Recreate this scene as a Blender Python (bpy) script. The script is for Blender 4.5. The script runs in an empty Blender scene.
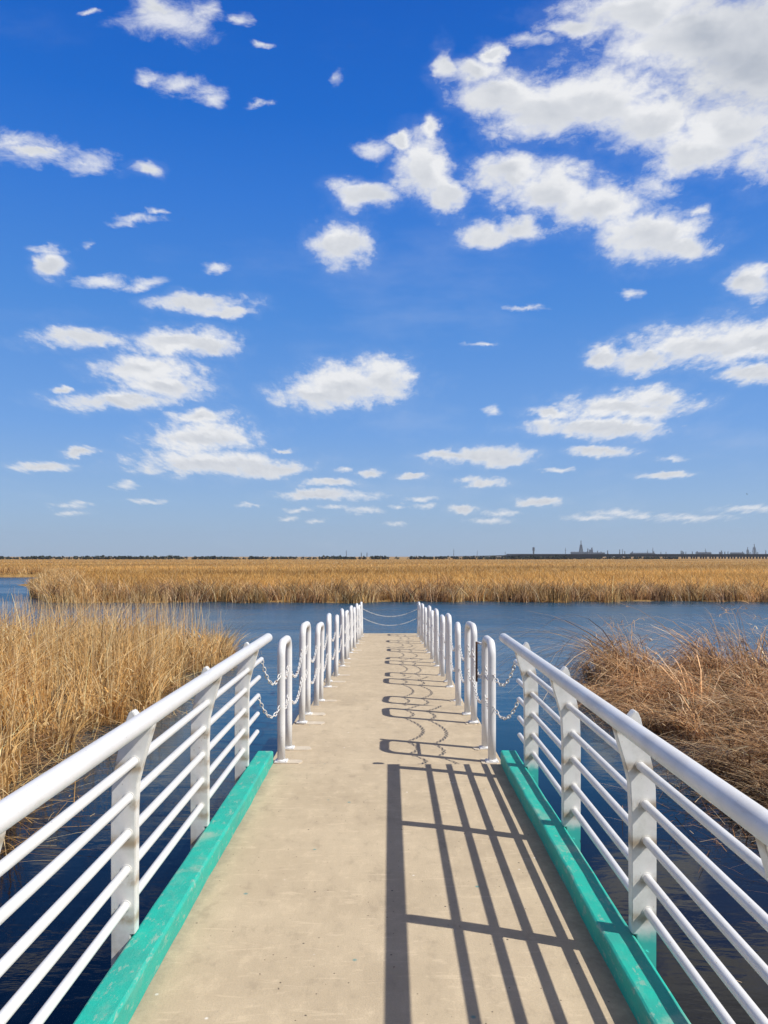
import bpy, bmesh, math, random
import numpy as np
from mathutils import Vector

random.seed(7)
rng = np.random.default_rng(11)
scene = bpy.context.scene
C = scene.collection
R = math.radians
F = 760.0                       # focal length of the photograph in pixels
EYE = 1.65
WATER = -1.35

# ------------------------------------------------------------------ helpers
def link(name, me, mat=None, parent=None):
    o = bpy.data.objects.new(name, me)
    C.objects.link(o)
    if mat is not None:
        me.materials.append(mat)
    if parent is not None:
        o.parent = parent
    return o

def tag(o, label=None, cat=None, group=None, kind=None):
    if label: o['label'] = label
    if cat: o['category'] = cat
    if group: o['group'] = group
    if kind: o['kind'] = kind
    return o

def thing(name, loc, label, cat, group=None):
    o = bpy.data.objects.new(name, None)
    o.empty_display_size = .1
    C.objects.link(o)
    o.location = loc
    return tag(o, label, cat, group)

def from_bm(name, bm, mat, parent=None, smooth=False):
    me = bpy.data.meshes.new(name)
    bm.to_mesh(me); bm.free()
    if smooth:
        for p in me.polygons: p.use_smooth = True
    return link(name, me, mat, parent)

def from_np(name, V, Fc, mat, parent=None, tint=None, smooth=False):
    V = np.asarray(V, np.float32).reshape(-1, 3)
    Fc = np.asarray(Fc, np.int32)
    me = bpy.data.meshes.new(name)
    k = Fc.shape[1]
    me.vertices.add(len(V)); me.vertices.foreach_set('co', V.ravel())
    me.loops.add(Fc.size); me.loops.foreach_set('vertex_index', Fc.ravel())
    me.polygons.add(len(Fc))
    me.polygons.foreach_set('loop_start', np.arange(0, Fc.size, k, dtype=np.int32))
    if smooth:
        me.polygons.foreach_set('use_smooth', np.ones(len(Fc), bool))
    me.update(calc_edges=True)
    if tint is not None:
        a = me.color_attributes.new('tint', 'FLOAT_COLOR', 'POINT')
        t = np.ones((len(V), 4), np.float32); t[:, :3] = tint
        a.data.foreach_set('color', t.ravel())
    return link(name, me, mat, parent)

def box(bm, x0, x1, y0, y1, z0, z1):
    v = [bm.verts.new(p) for p in ((x0,y0,z0),(x1,y0,z0),(x1,y1,z0),(x0,y1,z0),
                                   (x0,y0,z1),(x1,y0,z1),(x1,y1,z1),(x0,y1,z1))]
    for f in ((0,3,2,1),(4,5,6,7),(0,1,5,4),(1,2,6,5),(2,3,7,6),(3,0,4,7)):
        bm.faces.new([v[i] for i in f])
    return v

def bevel(bm, w, seg=2):
    bmesh.ops.bevel(bm, geom=bm.edges[:], offset=w, segments=seg, profile=.6, affect='EDGES', clamp_overlap=True)

def tube(bm, pts, r, seg=16, cap=True):
    """sweep a circle of radius r (number or list) along pts"""
    pts = [Vector(p) for p in pts]
    rings = []
    up0 = None
    for i, p in enumerate(pts):
        a = pts[max(i-1, 0)]; b = pts[min(i+1, len(pts)-1)]
        t = (b-a).normalized()
        if up0 is None:
            up0 = Vector((0,0,1)) if abs(t.z) < .9 else Vector((1,0,0))
        n = (up0 - t*up0.dot(t)).normalized()
        up0 = n
        m = t.cross(n)
        rr = r[i] if isinstance(r, (list, tuple)) else r
        rings.append([bm.verts.new(p + (n*math.cos(2*math.pi*k/seg) + m*math.sin(2*math.pi*k/seg))*rr) for k in range(seg)])
    for A, B in zip(rings[:-1], rings[1:]):
        for k in range(seg):
            bm.faces.new((A[k], A[(k+1) % seg], B[(k+1) % seg], B[k]))
    if cap:
        bm.faces.new(rings[0][::-1]); bm.faces.new(rings[-1])

def rod_pts(a, b, r):
    """straight rod from a to b with rounded ends: points and radii"""
    a, b = Vector(a), Vector(b); t = (b-a).normalized()
    P, Rr = [], []
    for ang in (80, 55, 30, 0):
        P.append(a + t*r*(1-math.sin(R(ang)))*.6); Rr.append(r*math.cos(R(ang)))
    for ang in (0, 30, 55, 80):
        P.append(b - t*r*(1-math.sin(R(ang)))*.6); Rr.append(r*math.cos(R(ang)))
    return P, Rr

# ------------------------------------------------------------------ materials
class NT:
    def __init__(s, tree): s.t = tree
    def n(s, typ, **kw):
        nd = s.t.nodes.new(typ)
        for k, v in kw.items():
            if k.startswith('i_'):
                nd.inputs[k[2:].replace('_', ' ')].default_value = v
            else: setattr(nd, k, v)
        return nd
    def l(s, a, b): s.t.links.new(a, b)
    def math(s, op, a, b=None, c=None, clamp=False):
        nd = s.t.nodes.new('ShaderNodeMath'); nd.operation = op; nd.use_clamp = clamp
        for i, x in enumerate((a, b, c)):
            if x is None: continue
            if isinstance(x, (int, float)): nd.inputs[i].default_value = x
            else: s.t.links.new(x, nd.inputs[i])
        return nd.outputs[0]
    def noise(s, vec, scale, detail=4, rough=.55, dim='3D', dist=0.):
        nd = s.t.nodes.new('ShaderNodeTexNoise'); nd.noise_dimensions = dim
        nd.inputs['Scale'].default_value = scale; nd.inputs['Detail'].default_value = detail
        nd.inputs['Roughness'].default_value = rough; nd.inputs['Distortion'].default_value = dist
        if vec is not None: s.t.links.new(vec, nd.inputs['Vector'])
        return nd.outputs['Fac']
    def step(s, x, a, b, lo=0., hi=1.):
        nd = s.t.nodes.new('ShaderNodeMapRange'); nd.interpolation_type = 'SMOOTHSTEP'
        nd.inputs['From Min'].default_value = a; nd.inputs['From Max'].default_value = b
        nd.inputs['To Min'].default_value = lo; nd.inputs['To Max'].default_value = hi
        s.t.links.new(x, nd.inputs['Value']); return nd.outputs[0]
    def mix(s, f, a, b, mode='MIX'):
        nd = s.t.nodes.new('ShaderNodeMix'); nd.data_type = 'RGBA'; nd.blend_type = mode
        for sock, x in ((nd.inputs[0], f), (nd.inputs[6], a), (nd.inputs[7], b)):
            if isinstance(x, (int, float)): sock.default_value = x
            elif isinstance(x, tuple): sock.default_value = (*x, 1) if len(x) == 3 else x
            else: s.t.links.new(x, sock)
        return nd.outputs[2]
    def mapping(s, vec, scale=(1,1,1), loc=(0,0,0)):
        nd = s.t.nodes.new('ShaderNodeMapping'); nd.inputs['Scale'].default_value = scale
        nd.inputs['Location'].default_value = loc
        s.t.links.new(vec, nd.inputs['Vector']); return nd.outputs[0]

def new_mat(name, rough=.6, spec=.5, metallic=0.):
    m = bpy.data.materials.new(name); m.use_nodes = True
    t = NT(m.node_tree)
    b = m.node_tree.nodes['Principled BSDF']
    b.inputs['Roughness'].default_value = rough
    b.inputs['Specular IOR Level'].default_value = spec
    b.inputs['Metallic'].default_value = metallic
    geo = t.n('ShaderNodeNewGeometry')
    return m, t, b, geo.outputs['Position']

def bump(t, b, h, strength=.3, dist=.01):
    nd = t.n('ShaderNodeBump'); nd.inputs['Strength'].default_value = strength
    nd.inputs['Distance'].default_value = dist
    t.l(h, nd.inputs['Height']); t.l(nd.outputs[0], b.inputs['Normal'])

def concrete(name, a, bcol, dark):
    m, t, b, P = new_mat(name, .9, .25)
    big = t.noise(P, 1.3, 5, .6)
    mid = t.noise(t.mapping(P, (1, .55, 1)), 9, 6, .7)
    fine = t.noise(P, 120, 3, .7)
    c = t.mix(t.step(big, .3, .7), a, bcol)
    c = t.mix(t.step(mid, .5, .68, 0, .55), c, tuple(min(1, x*1.17) for x in a))
    c = t.mix(t.step(mid, .30, .48, .65, 0), c, dark)
    stn = t.noise(t.mapping(P, (1.6, .35, 1), (2,7,0)), 1.1, 6, .7)
    c = t.mix(t.step(stn, .54, .72, 0, .45), c, dark)
    c = t.mix(t.step(fine, .3, .75, .0, .4), c, tuple(x*.72 for x in a))
    # trowel marks running slantwise
    tr = t.noise(t.mapping(P, (4.5, 22, 1)), 1.4, 4, .6, dist=.8)
    c = t.mix(t.step(tr, .57, .68, 0, .35), c, tuple(min(1, x*1.25) for x in a))
    # dark pits, pale chips, spilt paint flecks
    def spots(scale, r0, r1, thr, seed):
        v = t.n('ShaderNodeTexVoronoi', feature='F1'); v.inputs['Scale'].default_value = scale
        t.l(t.mapping(P, (1,1,1), (seed, seed*.7, 0)), v.inputs['Vector'])
        k = t.n('ShaderNodeSeparateColor'); t.l(v.outputs['Color'], k.inputs[0])
        on = t.math('GREATER_THAN', k.outputs[0], thr)
        return t.math('MULTIPLY', t.step(v.outputs['Distance'], r0, r1, 1, 0), on)
    c = t.mix(spots(16, .04, .12, .86, 1.3), c, (.07, .06, .05))
    c = t.mix(spots(34, .07, .16, .9, 5.1), c, (.13, .10, .07))
    c = t.mix(spots(9, .03, .09, .85, 8.2), c, (.72, .68, .6))
    c = t.mix(t.math('MULTIPLY', spots(7, .04, .11, .86, 3.7), .8), c, (.10, .26, .25))
    t.l(c, b.inputs['Base Color'])
    h = t.math('ADD', t.math('MULTIPLY', mid, .6), t.math('MULTIPLY', fine, .35))
    bump(t, b, h, .35, .012)
    return m, t, b, P, c

M = {}
m, t, b, P, c = concrete('deck_concrete', (.54,.44,.30), (.46,.37,.25), (.36,.29,.20))
# damp dirt gathered along the foot of both kerbs
sep = t.n('ShaderNodeSeparateXYZ'); t.l(P, sep.inputs[0])
ax = t.math('ABSOLUTE', t.math('ADD', sep.outputs[0], .04))
e = t.math('ADD', ax, t.math('MULTIPLY', t.math('SUBTRACT', t.noise(P, 7, 5, .7), .5), .22))
near = t.step(sep.outputs[1], 6.0, 6.05, 1, 0)
gr = t.math('MULTIPLY', t.step(e, .80, .92, 0, .7), near)
c2 = t.mix(gr, c, t.mix(t.noise(P, 40, 3), (.16,.13,.09), (.42,.36,.27)))
t.l(c2, b.inputs['Base Color'])
M['concrete'] = m
M['patch'] = concrete('cement_patch', (.62,.54,.42), (.54,.46,.35), (.5,.43,.33))[0]
M['beam'] = concrete('grey_concrete', (.24,.22,.19), (.19,.175,.15), (.11,.10,.09))[0]

m, t, b, P = new_mat('white_paint', .38, .5)
n1 = t.noise(P, 5, 5, .6); n2 = t.noise(P, 55, 4, .65)
c = t.mix(t.step(n1, .35, .75), (.73,.73,.72), (.64,.64,.625))
c = t.mix(t.step(n2, .69, .72, 0, .9), c, (.24,.15,.09))
st = t.noise(t.mapping(P, (14, 2.2, 14)), 2.0, 5, .7)
c = t.mix(t.step(st, .56, .74, 0, .45), c, (.50,.46,.38))
c = t.mix(t.step(t.noise(P, 130, 2, .5), .74, .77, 0, .8), c, (.12,.10,.08))
t.l(c, b.inputs['Base Color']); t.l(t.step(n1, .3, .7, .3, .5), b.inputs['Roughness'])
bump(t, b, n2, .08, .004)
M['white'] = m

def post_paint(name, teal):
    m, t, b, P = new_mat(name, .45, .45)
    sep = t.n('ShaderNodeSeparateXYZ'); t.l(P, sep.inputs[0])
    n1 = t.noise(P, 7, 5, .65); n2 = t.noise(P, 60, 4, .65)
    c = t.mix(t.step(n1, .4, .75), (.70,.70,.67), (.54,.54,.50)) if not teal else t.mix(t.step(n1, .4, .75), (.78,.78,.74), (.60,.60,.55))  # left posts darker than right: shade of their faces put into the paint
    c = t.mix(t.step(n2, .68, .74, 0, .8), c, (.28,.19,.12))
    # grime under every bar hole
    zz = t.math('FRACT', t.math('DIVIDE', t.math('SUBTRACT', sep.outputs[2], .177-.045), .154))
    gm = t.math('MULTIPLY', t.step(zz, .0, .22, 0, 1), t.step(zz, .22, .5, 1, 0))
    c = t.mix(t.math('MULTIPLY', gm, t.step(n1, .36, .58, 0, .8)), c, (.33,.24,.14))
    if teal:
        z = t.math('ADD', sep.outputs[2], t.math('MULTIPLY', t.math('SUBTRACT', t.noise(P, 12, 4, .6), .5), .10))
        c = t.mix(t.step(z, .07, .15, 1, 0), c, (.06,.50,.44))
        fl = t.noise(t.mapping(P, (1,1,.5)), 38, 3, .6)
        low = t.step(z, .08, .14, 1, 0)
        c = t.mix(t.math('MULTIPLY', t.step(fl, .66, .69), low), c, (.03,.035,.035))
    t.l(c, b.inputs['Base Color']); bump(t, b, n2, .08, .004)
    return m
M['post_left'] = post_paint('shaded_white_post_paint', False)
M['post_right'] = post_paint('white_and_teal_post_paint', True)

m, t, b, P = new_mat('teal_paint', .55, .35)
n1 = t.noise(P, 4.2, 6, .65); n2 = t.noise(t.mapping(P, (1,.5,1)), 18, 6, .7); n3 = t.noise(P, 90, 3, .6)
c = t.mix(t.step(n1, .35, .7), (.015,.42,.32), (.03,.34,.27))
c = t.mix(t.step(n2, .50, .64, 0, .5), c, (.10,.40,.31))
g = t.n('ShaderNodeNewGeometry'); sn = t.n('ShaderNodeSeparateXYZ'); t.l(g.outputs['Normal'], sn.inputs[0])
top = t.step(sn.outputs[2], .5, .9)
w = t.math('MULTIPLY', t.step(t.noise(P, 3.1, 6, .6), .55, .68, 0, .75), top)
c = t.mix(w, c, (.26,.42,.33))
c = t.mix(t.step(t.noise(t.mapping(P, (1,.4,1)), 26, 6, .75), .56, .62, 0, .6), c, (.30,.42,.34))
c = t.mix(t.step(t.noise(P, 47, 4, .7), .66, .70, 0, .7), c, (.05,.20,.16))
c = t.mix(t.step(n2, .74, .77, 0, .9), c, (.42,.37,.28))
t.l(c, b.inputs['Base Color'])
bump(t, b, t.math('ADD', n2, t.math('MULTIPLY', n3, .4)), .4, .008)
M['teal'] = m

m, t, b, P = new_mat('chain_paint', .45, .5)
c = t.mix(t.step(t.noise(P, 26, 3, .6), .54, .68), (.70,.69,.66), (.27,.16,.10))
t.l(c, b.inputs['Base Color']); M['chain'] = m

m, t, b, P = new_mat('rusty_steel', .75, .3)
c = t.mix(t.noise(P, 30, 4, .6), (.06,.035,.025), (.16,.085,.05))
t.l(c, b.inputs['Base Color']); M['rust'] = m

def simple(name, a, bcol, scale=1., rough=.8):
    m, t, b, P = new_mat(name, rough, .2)
    t.l(t.mix(t.noise(P, scale, 4, .6), a, bcol), b.inputs['Base Color'])
    return m
M['bird'] = simple('dark_feathers', (.02,.02,.022), (.05,.045,.04), 20)
M['steel_far'] = simple('weathered_steel', (.05,.06,.07), (.09,.09,.09), .02)
M['bridge'] = simple('bridge_concrete', (.03,.034,.04), (.05,.05,.05), .01)
M['scrub'] = simple('dark_scrub', (.025,.035,.02), (.05,.05,.03), .05)

# reeds: every blade carries its own tint; a little light passes through
def reed_mat(name, trans=.42):
    m = bpy.data.materials.new(name); m.use_nodes = True
    nt = m.node_tree; t = NT(nt)
    b = nt.nodes['Principled BSDF']; b.inputs['Roughness'].default_value = .65
    b.inputs['Specular IOR Level'].default_value = .25
    at = t.n('ShaderNodeAttribute', attribute_name='tint')
    t.l(at.outputs['Color'], b.inputs['Base Color'])
    tr = t.n('ShaderNodeBsdfTranslucent'); t.l(at.outputs['Color'], tr.inputs['Color'])
    mx = t.n('ShaderNodeMixShader'); mx.inputs[0].default_value = trans
    t.l(b.outputs[0], mx.inputs[1]); t.l(tr.outputs[0], mx.inputs[2])
    t.l(mx.outputs[0], nt.nodes['Material Output'].inputs[0])
    return m
M['reed'] = reed_mat('dry_reed')

m, t, b, P = new_mat('marsh_soil', .95, .1)
n1 = t.noise(P, .6, 6, .65); n2 = t.noise(P, 9, 6, .7)
c = t.mix(t.step(n2, .35, .7), (.06,.042,.025), (.17,.115,.06))
c = t.mix(t.step(n1, .5, .7, 0, .5), c, (.11,.075,.04))
t.l(c, b.inputs['Base Color']); bump(t, b, n2, .8, .05); M['soil'] = m

m, t, b, P = new_mat('straw_field', .95, .1)
n1 = t.noise(t.mapping(P, (.35,1,1)), .035, 8, .6); n2 = t.noise(t.mapping(P, (1.6,.5,1)), .55, 8, .75)
c = t.mix(t.step(n2, .35, .68), (.26,.155,.055), (.44,.29,.115))
c = t.mix(t.step(n1, .45, .68, 0, .6), c, (.33,.18,.06))
t.l(c, b.inputs['Base Color']); bump(t, b, n2, 1., .4); M['field'] = m

# water
m, t, b, P = new_mat('water', .03, .5)
b.inputs['Specular IOR Level'].default_value = .37
b.inputs['IOR'].default_value = 1.333
ws = t.n('ShaderNodeSeparateXYZ'); t.l(P, ws.inputs[0])
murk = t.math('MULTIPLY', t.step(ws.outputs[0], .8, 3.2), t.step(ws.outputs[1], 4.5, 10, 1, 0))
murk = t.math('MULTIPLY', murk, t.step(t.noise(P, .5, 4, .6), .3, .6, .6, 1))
wc = t.mix(t.step(ws.outputs[1], 6.5, 16), (.001, .002, .004), (.004, .052, .094))  # near black to blue with distance: sky reflection put into the base colour
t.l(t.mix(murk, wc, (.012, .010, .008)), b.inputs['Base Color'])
wr = t.math('MULTIPLY', t.step(ws.outputs[1], 9, 34), t.step(t.noise(t.mapping(P, (.3, 1., 1), (5,2,0)), .12, 3, .5), .3, .62, .5, 1))
t.l(t.math('ADD', .035, t.math('MULTIPLY', wr, .24)), b.inputs['Roughness'])
w1 = t.noise(t.mapping(P, (.55, 1.5, 1)), 2.6, 4, .55, dist=.4)
w2 = t.noise(t.mapping(P, (.4, 1.0, 1)), .55, 3, .5)
w3 = t.noise(t.mapping(P, (.7, 1.6, 1)), 11, 3, .5)
calm = t.step(t.noise(t.mapping(P, (.45, .9, 1), (3,1,0)), .16, 3, .55), .38, .62, .25, 1)
sep = t.n('ShaderNodeSeparateXYZ'); t.l(P, sep.inputs[0])
shel = t.step(sep.outputs[1], 8, 30, .12, 1)
h = t.math('ADD', t.math('ADD', t.math('MULTIPLY', w1, .40), t.math('MULTIPLY', w2, .55)), t.math('MULTIPLY', w3, .05))
h = t.math('MULTIPLY', t.math('MULTIPLY', h, calm), shel)
bump(t, b, h, 1., .12)
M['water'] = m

# ------------------------------------------------------------------ water and ground
bm = bmesh.new()
for y0, y1 in ((-400, 2500),):
    v = [bm.verts.new(p) for p in ((-2400,y0,WATER),(2400,y0,WATER),(2400,y1,WATER),(-2400,y1,WATER))]
    bm.faces.new(v)
tag(from_bm('water', bm, M['water']), kind='structure')
m = simple('lake_mud', (.02,.018,.012), (.04,.035,.02), .5)
bm = bmesh.new()
v = [bm.verts.new(p) for p in ((-2400,-400,WATER-1.6),(2400,-400,WATER-1.6),(2400,2500,WATER-1.6),(-2400,2500,WATER-1.6))]
bm.faces.new(v)
tag(from_bm('lake_bed', bm, m), kind='structure')

def wob(x, s=1., ph=0.):
    return (np.sin(x*1.7*s+ph) + .6*np.sin(x*4.1*s+1.3+ph) + .35*np.sin(x*9.7*s+2.1+ph))

# edges of the near reed beds and of the far marsh
def left_edge(y):   # x of the water's edge on the left bank
    return -4.75 + .22*wob(y, .55) - np.maximum(0, y-20)**2*.03 + .0*y
def right_edge(y):
    return 4.35 + .25*wob(y, .6, 2.) + np.where(y > 17.5, (y-17.5)**2*.35, 0)
def far_front(x):   # y of the front shore of the far marsh
    return 49.4 + .55*wob(x, .25) + .35*wob(x, 1.1, 3.) + .6*np.sin(x*.09)
def far_left(y):    # its left shore
    return -23.2 - (y-50)*.43 + .8*np.sin(y*.3)

def bank(name, edge_fn, y0, y1, sgn, width, mat, ztop):
    ys = np.linspace(y0, y1, 60); nx = 24
    V = []; Fc = []
    for i, y in enumerate(ys):
        e = float(edge_fn(np.array(y)))
        endf = min(1, (y1-y)/1.2)
        for j in range(nx):
            d = -.35 + (width+.35)*(j/(nx-1))**1.6
            z = WATER - .12 + (ztop+.12)*min(1, max(0, (d+.35)/1.6))*max(0, endf) + .05*float(wob(np.array(y*2+d*3)))*(.3 if d < .2 else 1)
            V.append((e + sgn*d, y, z))
    for i in range(len(ys)-1):
        for j in range(nx-1):
            a = i*nx+j; q = (a, a+1, a+nx+1, a+nx)
            Fc.append(q if sgn > 0 else q[::-1])
    o = from_np(name, V, Fc, mat, smooth=True)
    return tag(o, kind='structure')
bank('ground', left_edge, -6, 25.5, -1, 22, M['soil'], .16)
bank('ground', right_edge, -6, 20.2, 1, 22, M['soil'], .14)

# far marsh: one sheet that rises from the shore, then lies level to the horizon
def far_ground():
    xs = np.concatenate([np.linspace(-1500, -70, 14), np.linspace(-60, 60, 121), np.linspace(70, 1500, 14)])
    offs = [-.3, .4, 1.2, 3, 6, 10, 20, 40, 57, 58.5, 60, 80, 140, 260, 500, 700, 1000, 1500, 2400]
    zs =   [-.15, .05, .10, .12, .5, .62, .66, .68, .68, .68, .70, .75, .8, .85, .85, .85, .85, .85, .85]
    V = []; Fc = []; nx = len(xs)
    for o_, z in zip(offs, zs):
        for x in xs:
            y = float(far_front(np.array(x)))+o_ if o_ < 50 else 50+o_
            zz = WATER + z
            if y < 108.5:                      # left inlet: the land stops at far_left
                dl = x - float(far_left(np.array(y)))
                if dl < 3: zz = WATER + max(-.3, min(z, z*dl/3))
                if dl < 0: zz = WATER - .3
            V.append((x, y, zz))
    for i in range(len(offs)-1):
        for j in range(nx-1):
            a = i*nx+j
            Fc.append((a, a+1, a+nx+1, a+nx))
    tag(from_np('marsh_ground', V, Fc, M['field'], smooth=True), kind='structure')
far_ground()

# ------------------------------------------------------------------ reeds
def blades(base, height, lean, width, segs=5, droop=0., tint=None, tipw=.25, curve=1.7, seed=1, kink=None, face=.75):
    """ribbons standing on base; lean = horizontal offset of the tip; droop pulls the tip down"""
    r = np.random.default_rng(seed)
    n = len(base)
    t = np.linspace(0, 1, segs+1)[None, :, None]
    ang = r.normal(.62, face, n)     # stems are round in life: turn most ribbons broadside to the south-east light
    side = np.stack([np.cos(ang), np.sin(ang), np.zeros(n)], 1)[:, None, :]
    P = np.repeat(base[:, None, :], segs+1, 1).astype(float)
    L = np.zeros((n, 1, 3)); L[:, 0, :2] = lean
    P += L * t**curve
    dr = np.broadcast_to(np.asarray(droop, float), (n,))[:, None]
    tt = t[:, :, 0]
    P[:, :, 2] += height[:, None] * (tt - dr*tt**3)
    if kink is not None:
        k = r.normal(0, 1, (n, segs+1, 3))*kink; k[:, 0] = 0
        P += k
    w = width[:, None, None]*(1-(1-tipw)*t)*.5
    V = np.stack([P - side*w, P + side*w], 2).reshape(-1, 3)
    idx = (np.arange(n)*(segs+1)*2)[:, None] + (np.arange(segs)*2)[None, :]
    idx = idx.reshape(-1, 1)
    Fc = idx + np.array([[0, 1, 3, 2]])
    if tint is None: tint = np.ones((n, 3))*.4
    T = np.repeat(tint[:, None, :], (segs+1)*2, 1)
    return V, Fc, T.reshape(-1, 3)

def merge(parts):
    V = []; Fc = []; T = []; o = 0
    for v, f, tt in parts:
        V.append(v); Fc.append(f+o); T.append(tt); o += len(v)
    return np.concatenate(V), np.concatenate(Fc), np.concatenate(T)

def tints(n, cols, weights, jit=.12, seed=3):
    r = np.random.default_rng(seed)
    cols = np.array(cols); k = r.choice(len(cols), n, p=np.array(weights)/sum(weights))
    return np.clip(cols[k]*(1+r.normal(0, jit, (n, 1))), .01, .95)

GOLD = [(.80,.53,.225), (.68,.40,.135), (.90,.68,.36), (.40,.215,.07), (.16,.085,.035)]
BROWN = [(.74,.47,.24), (.52,.29,.13), (.92,.68,.42), (.22,.115,.06), (.08,.045,.028)]

def vnoise(x, y, s, seed=0):
    """smooth patchiness from a few sines, 0..1"""
    r = np.random.default_rng(seed); v = 0
    for _ in range(6):
        a, b_, c_ = r.uniform(.4, 1.6)*s, r.uniform(.4, 1.6)*s, r.uniform(0, 6)
        v = v + np.sin(x*a*r.choice([-1, 1]) + y*b_ + c_)
    return np.clip(.5 + v/7, 0, 1)

# --- left bed: upright golden stems, thin tall tips, broken ones at the water's edge
def left_bed():
    parts = []
    r = np.random.default_rng(21)
    def scatter(n, y0, y1, wmax, p=1.3):
        y = r.uniform(y0, y1, n); d = wmax*r.random(n)**p
        x = left_edge(y) - d
        return x, y, d
    # tussocks: stems of one tussock share a lean
    nt = 720
    tx, ty, td = scatter(nt, 3, 25, 15, 1.2)
    ta = r.normal(0, .36, (nt, 2)); tz = r.uniform(.7, 1.18, nt); tsh = r.uniform(.65, 1.25, nt)
    per = 26; n = nt*per
    k = np.repeat(np.arange(nt), per)
    x = tx[k] + r.normal(0, .13, n); y = ty[k] + r.normal(0, .13, n)
    d = left_edge(y) - x
    hh = (1.02 + .72*np.clip(td[k]/2.2, 0, 1))*tz[k] + .22*(vnoise(x, y, .9, 4)-.5)*2
    hh *= 1 - .25*np.clip((ty[k]-19)/5, 0, 1)
    h = hh*r.uniform(.55, 1.12, n)
    lean = ta[k] + r.normal(0, .16, (n, 2)); lean[:, 0] += .05; lean += r.normal(0, .75, (n, 2))*(r.random(n) < .16)[:, None]
    ok = d > -.15
    base = np.stack([x, y, np.full(n, WATER+.02)], 1)
    T = tints(n, GOLD, (5, 4, 4, 2, 1), seed=5)*tsh[k][:, None]
    parts.append(blades(base[ok], h[ok], lean[ok]*h[ok][:, None], r.uniform(.011, .032, n)[ok], 5, r.uniform(0, .35, n)[ok], T[ok], seed=6, kink=.012))
    # tall thin tips
    n = 4200; x, y, d = scatter(n, 3, 24.4, 14, 1.1)
    h = (1.75+.5*vnoise(x, y, 1.3, 9))*r.uniform(.8, 1.15, n)*(1-.2*np.clip((y-19)/5, 0, 1))*np.clip(.6+d/3, .6, 1)
    base = np.stack([x, y, np.full(n, WATER)], 1)
    parts.append(blades(base, h, r.normal(0, .14, (n, 2)), r.uniform(.008, .015, n), 5, 0, tints(n, GOLD, (4,3,5,1,0.01), seed=7), .4, seed=8, kink=.012))
    # leaves: shorter, strongly bent, start part way up
    n = 11000; x, y, d = scatter(n, 3, 25, 14, 1.2)
    top = (.75+.5*np.clip(d/2.5, 0, 1))*(1-.4*np.clip((y-19)/5, 0, 1))
    base = np.stack([x, y, WATER + top*r.uniform(.1, .95, n)], 1)
    lean = r.normal(0, .22, (n, 2))
    parts.append(blades(base, r.uniform(.05, .32, n), lean, r.uniform(.014, .036, n), 3, r.uniform(.3, 1.8, n), tints(n, GOLD, (4,4,4,2,1), seed=9), .1, seed=10))
    # fallen and crossing stems at the edge
    n = 5200; y = r.uniform(3, 24.5, n); d = r.normal(.35, .5, n); x = left_edge(y) - d
    a = r.uniform(0, 2*math.pi, n); L = r.uniform(.25, 1.1, n)
    base = np.stack([x, y, WATER + r.uniform(.01, .45, n)*np.clip(.35+d, .1, 1)], 1)
    parts.append(blades(base, r.normal(0.03, .12, n), np.stack([np.cos(a)*L, np.sin(a)*L], 1), r.uniform(.006, .013, n), 3, .3, tints(n, GOLD, (3,4,4,4,3), seed=12), .5, 1.1, seed=13))
    # litter mat
    n = 16000; x, y, d = scatter(n, 3, 24.5, 12, 1.4)
    a = r.uniform(0, 2*math.pi, n); L = r.uniform(.1, .6, n)
    base = np.stack([x, y, WATER + r.uniform(.05, .40, n)], 1)
    parts.append(blades(base, r.normal(0, .08, n), np.stack([np.cos(a)*L, np.sin(a)*L], 1), r.uniform(.008, .018, n), 2, .3, tints(n, BROWN, (3,4,2,4,4), seed=14), .5, 1.1, seed=15))
    V, Fc, T = merge(parts)
    V[:, 2] = np.maximum(V[:, 2], WATER-.05)
    o = from_np('reed_bed', V, Fc, M['reed'], tint=T)
    tag(o, 'upright golden dry reeds crowding the water left of the walkway', 'reeds', kind='stuff')
left_bed()

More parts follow.
